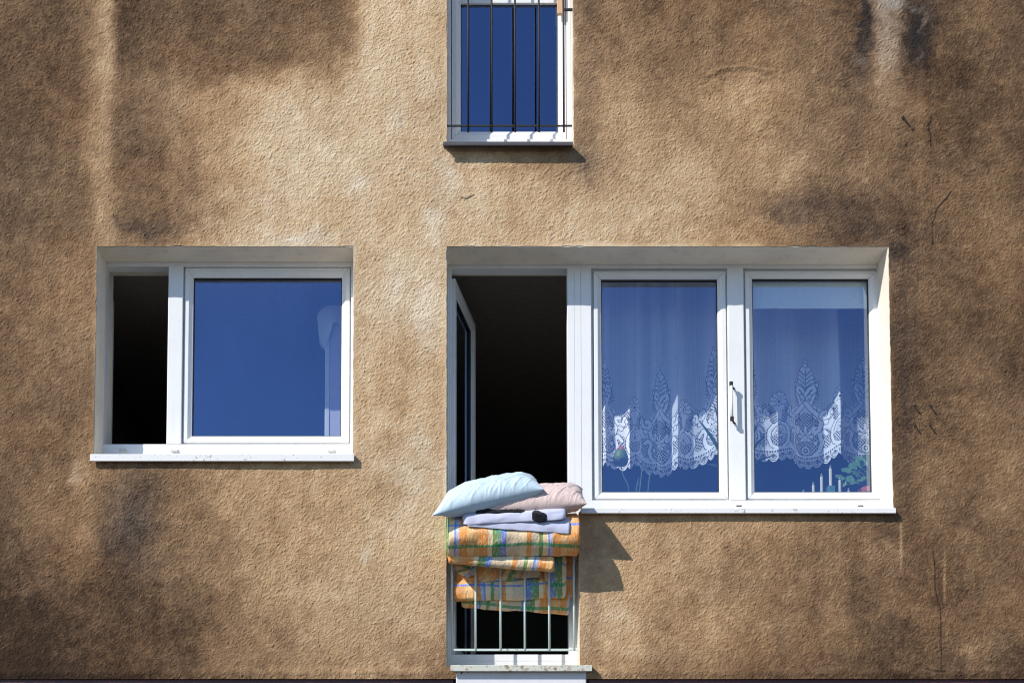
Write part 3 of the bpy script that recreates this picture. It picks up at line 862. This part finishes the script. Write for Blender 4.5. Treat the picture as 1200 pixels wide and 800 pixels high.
LACE, LR = lace_canvas()

def curtain(label, x0, x1, ztop, zhem, ycen, unit, phase, fold_fn, gather, hem_fn):
    """x0..x1 in world; unit = metres per lace unit; fold_fn(s) depth, gather(s) monotone share of width"""
    NX, NZ = 560, 330
    s = np.linspace(0, 1, NX); v = np.linspace(0, 1, NZ) ** 1.35
    xs = x0 + (x1 - x0) * gather(s)
    L = np.zeros(NX); ys = fold_fn(s)
    L[1:] = np.cumsum(np.hypot(np.diff(xs), np.diff(ys)))
    SS, VV = np.meshgrid(s, v)
    zh = zhem + hem_fn(s)
    ZZ = zh[None, :] + (ztop - zh)[None, :] * VV
    XX = np.repeat(xs[None, :], NZ, 0) + 0.006 * np.sin(9 * SS + 5 * VV) * (1 - VV)
    YY = ycen + ys[None, :] * (0.55 + 0.45 * (1 - VV)) + 0.010 * np.sin(14 * SS + 3 * VV)
    lu = np.mod(L[None, :] / unit + phase + 0 * VV, 100); lv = (ZZ - zh[None, :]) / unit
    H_, W_ = LACE.shape
    iu = np.clip((lu * LR).astype(int), 0, W_ - 1)
    top = lv * LR >= H_ - 1
    per = np.round(3.2 * LR).astype(int)
    iv = np.where(top, H_ - 1 - 58 * 0 - (per * 12 - 1) + np.mod((lv * LR).astype(int), per * 12), (lv * LR).astype(int))
    iv = np.clip(iv, 0, H_ - 1)
    a = LACE[iv, iu]
    sec = np.clip(np.hypot(np.gradient(xs), np.gradient(ys)) / np.maximum(np.gradient(xs), 1e-6), 1, 4)[None, :]
    a = np.where(a > .2, 1 - (1 - np.clip(a, 0, 1)) ** sec, a)      # net seen through at a slant closes up
    co = np.stack([XX, YY, ZZ], -1).reshape(-1, 3).astype(np.float32)
    org = Vector(((x0 + x1) / 2, ycen, zhem)); co -= np.array(org, np.float32)
    ii = np.arange(NZ - 1)[:, None] * NX + np.arange(NX - 1)[None, :]
    keep = ~((a[:-1, :-1] < -.5) & (a[1:, 1:] < -.5))
    ii = ii[keep]
    me = fast_mesh("lace_curtain", co, np.stack([ii, ii + 1, ii + NX + 1, ii + NX], -1).astype(np.int32), True)
    at = me.attributes.new("lace", 'FLOAT', 'POINT'); at.data.foreach_set("value", np.clip(a, 0, 1).astype(np.float32).reshape(-1))
    me.materials.append(M['lace'])
    o = bpy.data.objects.new("lace_curtain", me); COL.objects.link(o); o.location = org
    return tag(o, label, "curtain", "lace curtains in the wide window")
YC = .65
U_ = 0.0049
def folds(knots, amp):
    """sharp-crested pleats at the given shares"""
    def fn(s):
        y = np.zeros_like(s)
        for k, w, a in knots: y -= a * amp * np.exp(-np.abs((s - k) / w) ** 1.5)
        return y
    return fn
cxa, cxb = X(690, 450, YC), X(848, 450, YC); cxc, cxd = X(866, 450, YC), X(1036, 450, YC)
ident = lambda s: s
curtain("white lace curtain with palmette border hanging behind the pane next to the open balcony door", cxa, cxb, zt + .17, Z(556, YC), YC, U_, 22,
        folds([(.11, .03, .8), (.34, .045, 1.0), (.50, .03, .7), (.64, .04, 1.2), (.93, .05, 1.3)], .085), ident,
        lambda s: -.02 * np.sin(s * 3.1) + .16 * np.clip((s - .72) / .28, 0, 1) ** 1.3 + .05 * np.exp(-((s - .12) / .1) ** 2))
curtain("white lace curtain with palmette border hanging below the roller blind in the rightmost pane", cxc, cxd, zt + .17, Z(548, YC), YC, U_, 35,
        folds([(.08, .04, .9), (.33, .05, 1.1), (.66, .045, 1.4), (.98, .05, .8)], .085), ident,
        lambda s: .03 * np.exp(-((s - .1) / .1) ** 2) - .01 * np.sin(s * 5))

# ------------------------------------------------------------------ roller blind
bz0, bz1 = Z(361.5, .29), Z(322, .29)
rbx0, rbx1 = X(880, 345, .29), X(1022, 345, .29)
rbl = empty("roller_blind", ((rbx0 + rbx1) / 2, .29, bz0), "pale green roller blind pulled down a hand's width in the rightmost pane", "blind")
mb = MB(); mb.box(rbx0, rbx1, .289, .291, bz0 + .012, bz1); mb.build("fabric", M['blind'], rbl)
mb = MB(); mb.box(rbx0, rbx1, .285, .295, bz0, bz0 + .014); mb.build("hem_bar", M['blind'], rbl, bevel=.003)
mb = MB(); mb.tube([(rbx0, .30, bz1 + .015), (rbx1, .30, bz1 + .015)], .018, 14); mb.build("roller", M['pvc'], rbl, smooth=True)

# ------------------------------------------------------------------ things on the inner window sill
cy = .335
ca_ = empty("candle_arch", P(968, 585, cy), "cream electric candles of stepped heights standing behind the rightmost pane", "candle arch")
mb = MB(); p0, p1 = P(936, 585, cy), P(1000, 585, cy)
mb.box(p0.x, p1.x, cy - .03, cy + .03, INZ, INZ + .022); mb.build("base", M['wood'], ca_, bevel=.003)
for i, (px_, py_) in enumerate(((941.5, 573.5), (953, 564.5), (962.6, 554.5), (973, 545), (984, 558.5), (994.4, 571.5))):
    p = P(px_, py_, cy)
    mb = MB(); r = .0085 if i != 3 else .009
    mb.lathe((p.x, cy, INZ + .022), [(r, 0), (r, p.z - INZ - .022 - .022), (r * .8, p.z - INZ - .022 - .020)], 12)
    cd = mb.build("candle", M['candle'], ca_, smooth=False)
    mb = MB(); mb.lathe((p.x, cy, p.z - .020), [(.0055, -.001), (.007, .006), (.005, .014), (.001, .022)], 10); mb.build("bulb", M['bulb'], cd, smooth=True)
q = P(973, 575, cy); mb = MB(); mb.box(q.x - .022, q.x + .022, cy - .032, cy + .02, INZ + .022, Z(570.5, cy)); mb.build("socket", M['green_box'], ca_, bevel=.003)

def leaf_poly(c, nrm, up, size, kind):
    """a cupped round leaf with scalloped rim, or a pointed one"""
    c, nrm, up = Vector(c), Vector(nrm).normalized(), Vector(up)
    up = (up - nrm * up.dot(nrm)).normalized(); sd = nrm.cross(up)
    vs, n = [c], 16
    for k in range(n):
        a = 2 * math.pi * k / n
        r = size * (1 + .10 * math.cos(5 * a)) * (1 - .38 * max(0, math.cos(a - math.pi)) ** 6)
        vs.append(c + up * r * math.cos(a) + sd * r * math.sin(a) + nrm * size * (.18 + .05 * math.sin(3 * a)))
    return vs, [(0, 1 + k, 1 + (k + 1) % n) for k in range(n)]
# round leaved pot plant
gy_ = .345
ger = empty("potted_plant", P(1012, 586, gy_), "round leaved green plant in a red pot behind the rightmost pane", "potted plant")
pc = P(1024, 588, gy_); prz = Z(572, gy_)
mb = MB(); h_ = prz - INZ
mb.lathe((pc.x, gy_ + .02, INZ), [(.055, 0), (.075, h_ * .75), (.084, h_ * .75), (.088, h_), (.078, h_), (.074, h_ - .012)], 24); mb.build("pot", M['terracotta'], ger, smooth=False)
stems = MB(); lf = []
random.seed(5)
root = Vector((pc.x, gy_ + .02, prz - .01))
for px_, py_, sz in ((984, 560, .032), (992, 552, .034), (1000, 547, .03), (1008, 543, .036), (1016, 538, .034), (1022, 546, .036), (1012, 553, .034), (1003, 556, .03), (1019, 557, .036), (996, 562, .028), (1024, 534, .03), (1010, 562, .028), (1016, 566, .03), (988, 567, .022), (1005, 537, .026), (1026, 563, .03), (1000, 566, .02)):
    p = P(px_, py_, gy_ + random.uniform(-.05, .03))
    mid = (root + p) / 2 + Vector((0, random.uniform(-.02, .01), .02))
    stems.tube([root, mid, p], [.0035, .0025, .0016], 5)
    lf.append(leaf_poly(p, (random.uniform(-.5, .4), -1, random.uniform(.1, .9)), (random.uniform(-1, 1), 0, 1), sz, 0))
stems.build("stem", M['stem'], ger, smooth=True)
for vs, fs in lf: mesh_obj("leaf", vs, fs, M['leaf'], ger, smooth=True)

# spiky plant behind the middle post
sy = .36
agv = empty("spiky_plant", P(860, 586, sy), "dark spiky plant behind the post between the two lace hung panes", "plant")
ac = P(860, 560, sy)
def blade(tip, w, root):
    root, tip = Vector(root), Vector(tip); dr = tip - root
    sd = Vector((-dr.z, 0, dr.x)).normalized(); n = 8; vs = []
    for i in range(n + 1):
        t = i / n; c = root + dr * t + Vector((0, -.03 * math.sin(t * 2.4), .02 * math.sin(t * math.pi)))
        ww = w * (1 - t) ** .8 * (.75 + t)
        vs += [c + sd * ww, c + Vector((0, .008 * (1 - t) + .001, 0)), c - sd * ww]
    fs = []
    for i in range(n):
        fs += [(3 * i, 3 * i + 1, 3 * i + 4, 3 * i + 3), (3 * i + 1, 3 * i + 2, 3 * i + 5, 3 * i + 4)]
    return vs, fs
for tx, ty, w in ((816, 491, .016), (826, 545, .014), (834, 470, .014), (862, 470, .014), (889, 494, .016), (897, 510, .016), (906, 535, .012), (880, 560, .015), (838, 565, .014)):
    vs, fs = blade(P(tx, ty, sy - .03), w, ac); mesh_obj("leaf", vs, fs, M['leaf_dark'], agv, smooth=True)
mb = MB(); hh = ac.z - INZ
mb.lathe((ac.x, sy, INZ), [(.045, 0), (.06, hh * .8), (.066, hh * .82), (.066, hh), (.055, hh)], 20); mb.build("pot", M['terracotta'], agv)

# bud on a thin stem
by = .32
bc = P(727.5, 542, by)
bud = empty("flower", P(735, 586, by), "green and pink bud on a thin stem before the lace nearest the open door", "flower")
mb = MB(); mb.lathe(bc, [(.030, .004), (.043, .018), (.045, .038), (.036, .062), (.030, .075)], 16); mb.build("bud", M['petal_green'], bud, smooth=True)
for k in range(6):
    a = k * math.pi / 3 + .3
    mb = MB(); c = bc + Vector((.030 * math.cos(a), .030 * math.sin(a), .052))
    vs = []
    for i in range(6):
        t = i / 5; w = .018 * math.sin(math.pi * (.12 + .86 * t)); rr = .036 * (1 - .75 * t)
        for sgn in (-1, 0, 1):
            vs.append((bc.x + rr * math.cos(a) - sgn * w * math.sin(a), bc.y + rr * math.sin(a) + sgn * w * math.cos(a), bc.z + .052 + .052 * t + .003 * (sgn == 0)))
    fs = [(3 * i + j, 3 * i + j + 1, 3 * i + j + 4, 3 * i + j + 3) for i in range(5) for j in range(2)]
    mesh_obj("petal", vs, fs, M['petal_pink'], bud, smooth=True)
mb = MB(); mb.lathe(bc, [(.012, -.018), (.036, -.012), (.044, .004), (.044, .012), (.040, .012)], 16); mb.build("sepal_cup", M['dish'], bud, smooth=True)
mb = MB(); mb.tube([bc + Vector((0, 0, -.016)), P(730, 556, by), P(736, 568, by), Vector((P(738, 580, by).x, by, INZ))], .0028, 6); mb.build("stem", M['stem'], bud, smooth=True)
for tx, ty, bx_ in ((752, 548, 747), (761, 552, 757), (748, 560, 742)):
    vs, fs = blade(P(tx, ty, by), .006, Vector((P(bx_, 584, by).x, by, INZ))); mesh_obj("leaf", vs, fs, M['stem'], bud, smooth=True)

# ------------------------------------------------------------------ left room: door leaf with a cloth over its corner
dy = .62
dl = rect_px(380, 452, 375, 760, dy)
dr_ = empty("inner_door", ((dl[0] + dl[1]) / 2, dy, Z(800)), "white inner door standing open in the room behind the wide left pane", "door")
mb = MB(); mb.box(dl[0] + .03, dl[1], dy, dy + .03, Z(800) + .01, dl[3]); mb.build("panel", M['door_white'], dr_, bevel=.004)
mb = MB(); mb.box(dl[0], dl[0] + .03, dy - .005, dy + .035, Z(800) + .01, dl[3] + .002); mb.build("edge_strip", M['pvc'], dr_, bevel=.004)
def grid_surface(nx, ny, fn):
    vs = [fn(i / (nx - 1), j / (ny - 1)) for j in range(ny) for i in range(nx)]
    fs = [(j * nx + i, j * nx + i + 1, (j + 1) * nx + i + 1, (j + 1) * nx + i) for j in range(ny - 1) for i in range(nx - 1)]
    return vs, fs
cl = rect_px(371.5, 430, 350, 410, dy)
def cloth_fn(u, v):
    top = dl[3] + .035
    s = (v - .5) * 2
    depth = .20 + .10 * math.cos(u * 9) * (1 - u)
    if u < .25: depth = .30 - .1 * abs(u - .12) / .12
    z = top + .075 * min(1, u * 5) ** .5 - .02 - max(0, abs(s) - .12) * depth
    y = dy + .015 + math.copysign(min(abs(s), .12) / .12 * .035, s) + .008 * math.sin(14 * u) * abs(s)
    return (cl[0] + (cl[1] - cl[0]) * u + .02 * (1 - u) * abs(s), y, z)
vs, fs = grid_surface(34, 33, cloth_fn)
o = mesh_obj("cloth", vs, fs, M['pale_cloth'], None, origin=((cl[0] + cl[1]) / 2, dy, dl[3]), smooth=True)
tag(o, "pale cloth slung over the top corner of the inner door behind the wide left pane", "cloth")

# ------------------------------------------------------------------ bedding airing over the railing
def fbm(p, o=4):
    return mnoise.fractal(Vector(p), 1.0, 2.0, o)
def pillow(name, label, mat, corners, T, bulge, seed, wr, lex=4.5):
    """corners FL, FR, BR, BL in world; T = half thickness"""
    FL, FR, BR, BL = corners
    n, m = 170, 110
    ctr = (FL + FR + BR + BL) / 4
    nrm = (FR - FL).cross(BL - FL).normalized()
    vs, fs = [], []
    for side in (1, -1):
        for j in range(m + 1):
            for i in range(n + 1):
                u, v = i / n, j / m
                a, b = 2 * u - 1, 2 * v - 1
                # edges draw in between the corners
                ua = .5 + (a * (1 - .045 * (1 - b * b) * abs(a))) / 2; vb = .5 + (b * (1 - .07 * (1 - a * a) * abs(b))) / 2
                p = (FL * (1 - ua) + FR * ua) * (1 - vb) + (BL * (1 - ua) + BR * ua) * vb
                e = max(0.0, (1 - abs(a) ** (4.5 if a > 0 else lex))) ** .6 * max(0.0, (1 - abs(b) ** 3.4)) ** .6
                h = T * e * (bulge if side > 0 else 1.0)
                q = Vector((p.x * wr[0] + p.z * wr[1] + seed, p.y * wr[2], p.z * wr[0] - p.x * wr[1]))
                w = fbm(q, 3); w2 = fbm(q * 2.3 + Vector((3, 1, 7)), 3)
                edge = max(0.0, 1 - min(1 - abs(a), 1 - abs(b)) / .35)
                rd = 1 - abs(fbm(Vector((p.x * 13 - p.z * 15 + seed, p.x * 2 + p.z * 2.5, p.y * 3)), 2)) * 3.6      # creases
                rf = 1 - abs(fbm(Vector((p.x * 27 - p.z * 31 + seed * 2, p.x * 4 + p.z * 5, p.y * 6)), 2)) * 4.2      # fine creases
                low = min(1, max(0, .75 - .9 * b))
                h += e * (.006 * w + .003 * w2 + (.012 * max(0, rd) ** 2 + .011 * max(0, rf) ** 2 * low) * (.35 + .65 * edge))
                vs.append(p + nrm * side * h)
    N = (n + 1) * (m + 1)
    for side in (0, 1):
        for j in range(m):
            for i in range(n):
                k = side * N + j * (n + 1) + i
                f = (k, k + 1, k + n + 2, k + n + 1)
                fs.append(f if side == 0 else f[::-1])
    base = min(vs, key=lambda p: p.z)
    o = mesh_obj(name, vs, fs, mat, None, origin=(ctr.x, ctr.y, base.z), smooth=True)
    # the two faces share their rim
    import bmesh
    bm = bmesh.new(); bm.from_mesh(o.data); bmesh.ops.remove_doubles(bm, verts=bm.verts, dist=.0004); bm.to_mesh(o.data); bm.free()
    return tag(o, label, "pillow", "pillows airing on the balcony railing")
pillow("pillow", "pale blue pillow lying tilted on top of the bedding pile", M['blue_cotton'],
       [P(506, 604, -.27), P(638, 573, -.22), P(629, 562, .10), P(524, 577, .06)], .085, 1.0, 3.0, (9, 6, 4), 2.2)
pillow("pillow", "pale pink pillow partly under the blue one at the right of the pile", M['pink_cotton'],
       [P(562, 601, -.20), P(688, 590, -.22), P(683, 572, .06), P(590, 583, .10)], .075, 1.0, 9.0, (11, 2, 5))

def slab(prof, px0, px1, tilt, seed, amp, uvscale=(1, 1), uvoff=(0, 0), shear=0.0, nx=90, wrink=10, endr=.02, skew=0.0):
    """a folded layer: closed cross section prof (y, py) swept along x; tilt in pixels from left to right"""
    # resample the section smoothly
    pts = [Vector((y, Z(py, y))) for y, py in prof]; n = len(pts); sec = []
    for i in range(n):
        p0, p1, p2, p3 = pts[i - 1], pts[i], pts[(i + 1) % n], pts[(i + 2) % n]
        for k in range(6):
            t = k / 6
            sec.append(.5 * ((2 * p1) + (p2 - p0) * t + (2 * p0 - 5 * p1 + 4 * p2 - p3) * t * t + (3 * p1 - p0 - 3 * p2 + p3) * t ** 3))
    m = len(sec); cen = sum(sec, Vector((0, 0))) / m
    peri = [0]
    for k in range(m): peri.append(peri[-1] + (sec[(k + 1) % m] - sec[k]).length)
    ymid = sum(p[1] for p in prof) / n
    x0, x1 = X(px0, ymid, cen.x), X(px1, ymid, cen.x)
    sc = (Z(600) - Z(601))
    vs, uv = [], []
    for i in range(nx + 1):
        s = i / nx; e = min(s, 1 - s) * (x1 - x0)
        k_ = 1 if e > endr else max(.02, math.sqrt(max(0, 1 - (1 - e / endr) ** 2))) 
        for k in range(m + 1):
            p = cen + (sec[k % m] - cen) * (k_ * .5 + .5 if k_ < 1 else 1) if k_ > .021 else cen + (sec[k % m] - cen) * .02
            x = x0 + (x1 - x0) * s
            q = Vector((x * wrink * .6 + seed, p.x * wrink, p.y * wrink))
            dn = (p - cen); dn = dn.normalized() if dn.length > 1e-6 else dn
            w = amp * (fbm(q, 3) + .4 * fbm(q * 2.6, 2)) * k_
            z = p.y + dn.y * w - tilt * (s - .5) * sc
            vs.append((x + amp * .6 * fbm(q + Vector((9, 9, 9)), 2) + skew * (p.y - cen.y), p.x + dn.x * w, z))
            uv.append(((x + shear * peri[k]) * uvscale[0] + uvoff[0], peri[k] * uvscale[1] + uvoff[1] + .02 * fbm(q * .5, 2)))
    fs = []
    for i in range(nx):
        for k in range(m):
            a = i * (m + 1) + k; fs.append((a, a + 1, a + m + 2, a + m + 1))
    return vs, fs, uv
def cloth_thing(name, slabs, mat, label, cat, group=None):
    mb = MB(); uvs = []
    for vs, fs, uv in slabs: mb.add(vs, fs); uvs += uv
    xs_ = [v[0] for v in mb.v]; zs_ = [v[2] for v in mb.v]
    o = mesh_obj(name, mb.v, mb.f, mat, None, origin=((min(xs_) + max(xs_)) / 2, 0, min(zs_)), smooth=True)
    ul = o.data.uv_layers.new(name="UVMap")
    flat = np.array([uvs[l.vertex_index] for l in o.data.loops], np.float32).reshape(-1)
    ul.data.foreach_set("uv", flat)
    return tag(o, label, cat, group)
ux = X(522, 630, -.15)
# thick roll over the rail, with a second fold peeping out below
s1 = slab([(-.06, 603), (-.15, 606), (-.197, 617), (-.203, 631), (-.145, 649), (-.08, 652), (.03, 650), (.13, 640), (.13, 610), (.05, 603)], 523, 679, -2, 1.0, .010, uvoff=(-ux, .02))
s2 = slab([(-.05, 644), (-.105, 646), (-.128, 655), (-.112, 664), (-.05, 665), (.02, 662), (.02, 648)], 524, 650, 9, 4.0, .008, uvoff=(-ux + .05, .12), shear=.25)
cloth_thing("quilt", [s1, s2], M['plaid'], "orange, green and blue plaid quilt folded thickly over the railing under the pillows", "quilt", "plaid quilts airing on the balcony railing")
# second quilt, bunched behind the bars
uf = X(566, 690, .06)
s3 = slab([(.075, 652), (.072, 668), (.074, 684), (.08, 697), (.10, 700), (.15, 695), (.17, 672), (.14, 650)], 533, 664, -2, 12.0, .008, (-1, 1), (uf + .064, .30), shear=.05)
s3b = slab([(.058, 680), (.045, 686), (.046, 694), (.056, 701), (.085, 702), (.10, 692), (.08, 679)], 531, 656, -3, 14.0, .008, (-1, 1), (uf + .064, .165), shear=-.03)
s4 = slab([(.095, 690), (.09, 703), (.094, 713), (.11, 716), (.14, 714), (.16, 700), (.15, 688)], 540, 668.5, 9, 17.0, .007, (-1, 1), (uf + .05, .22), shear=.1)
s5 = slab([(.056, 656), (.045, 662), (.046, 672), (.06, 677), (.085, 672), (.08, 656)], 531, 606, 15, 21.0, .010, (1, 1), (-ux + .40, .33), shear=.5, endr=.04)
s5b = slab([(.058, 664), (.047, 668), (.048, 676), (.06, 680), (.085, 676), (.08, 664)], 560, 634, -7, 23.0, .010, (-1, 1), (uf + .21, .10), shear=.7, endr=.05)
s5c = slab([(.06, 650), (.046, 655), (.046, 668), (.058, 674), (.08, 670), (.08, 650)], 531, 552, 10, 27.0, .012, (1, 1), (-ux + .33, .25), shear=1.2, endr=.03)
s5d = slab([(.058, 648), (.046, 655), (.045, 690), (.055, 700), (.085, 696), (.085, 648)], 638, 664, 0, 29.0, .006, (-1, 1), (uf + .20, .12), endr=.03)
s6 = slab([(.10, 640), (.098, 670), (.10, 700), (.12, 704), (.14, 690), (.14, 640)], 640, 672, 2, 25.0, .006, uvoff=(-ux + .01, .0))
cloth_thing("quilt", [s3, s3b, s4, s5, s5b, s5c, s5d, s6], M['plaid'], "crumpled plaid quilt hanging lower, behind the bars of the railing", "quilt", "plaid quilts airing on the balcony railing")
# folded sheet
s7 = slab([(.05, 599), (-.08, 600), (-.175, 603), (-.210, 611), (-.214, 620), (-.207, 620), (-.200, 612), (-.16, 607), (.05, 604)], 546, 668.5, 9, 31.0, .007, nx=60, endr=.008)
s8 = slab([(.05, 594), (-.10, 595), (-.195, 599), (-.220, 605), (-.222, 611), (-.214, 611), (-.205, 604), (-.10, 600), (.05, 599)], 541, 664, -7, 35.0, .008, nx=60, endr=.035)
cloth_thing("bed_sheet", [s7, s8], M['white_cotton'], "folded white sheet hanging between the pillows and the plaid quilt", "bed sheet")
s9 = slab([(-.228, 600), (-.236, 604), (-.234, 608), (-.226, 611), (-.20, 606), (-.19, 598)], 623, 641, 2, 41.0, .005, nx=30, endr=.045, wrink=40)
gap_shade = slab([(-.19, 595), (-.205, 598), (-.208, 600.5), (-.19, 602), (-.15, 600), (-.15, 594)], 556, 616, 2, 44.0, .005, nx=40, endr=.02, wrink=30)  # black strip standing in for the shade in the gap below the pillows
cloth_thing("garment", [s9, gap_shade], M['black_knit_and_gap_shade'], "black garment between the pink pillow and the white sheet, with a black strip for the shaded gap", "garment")
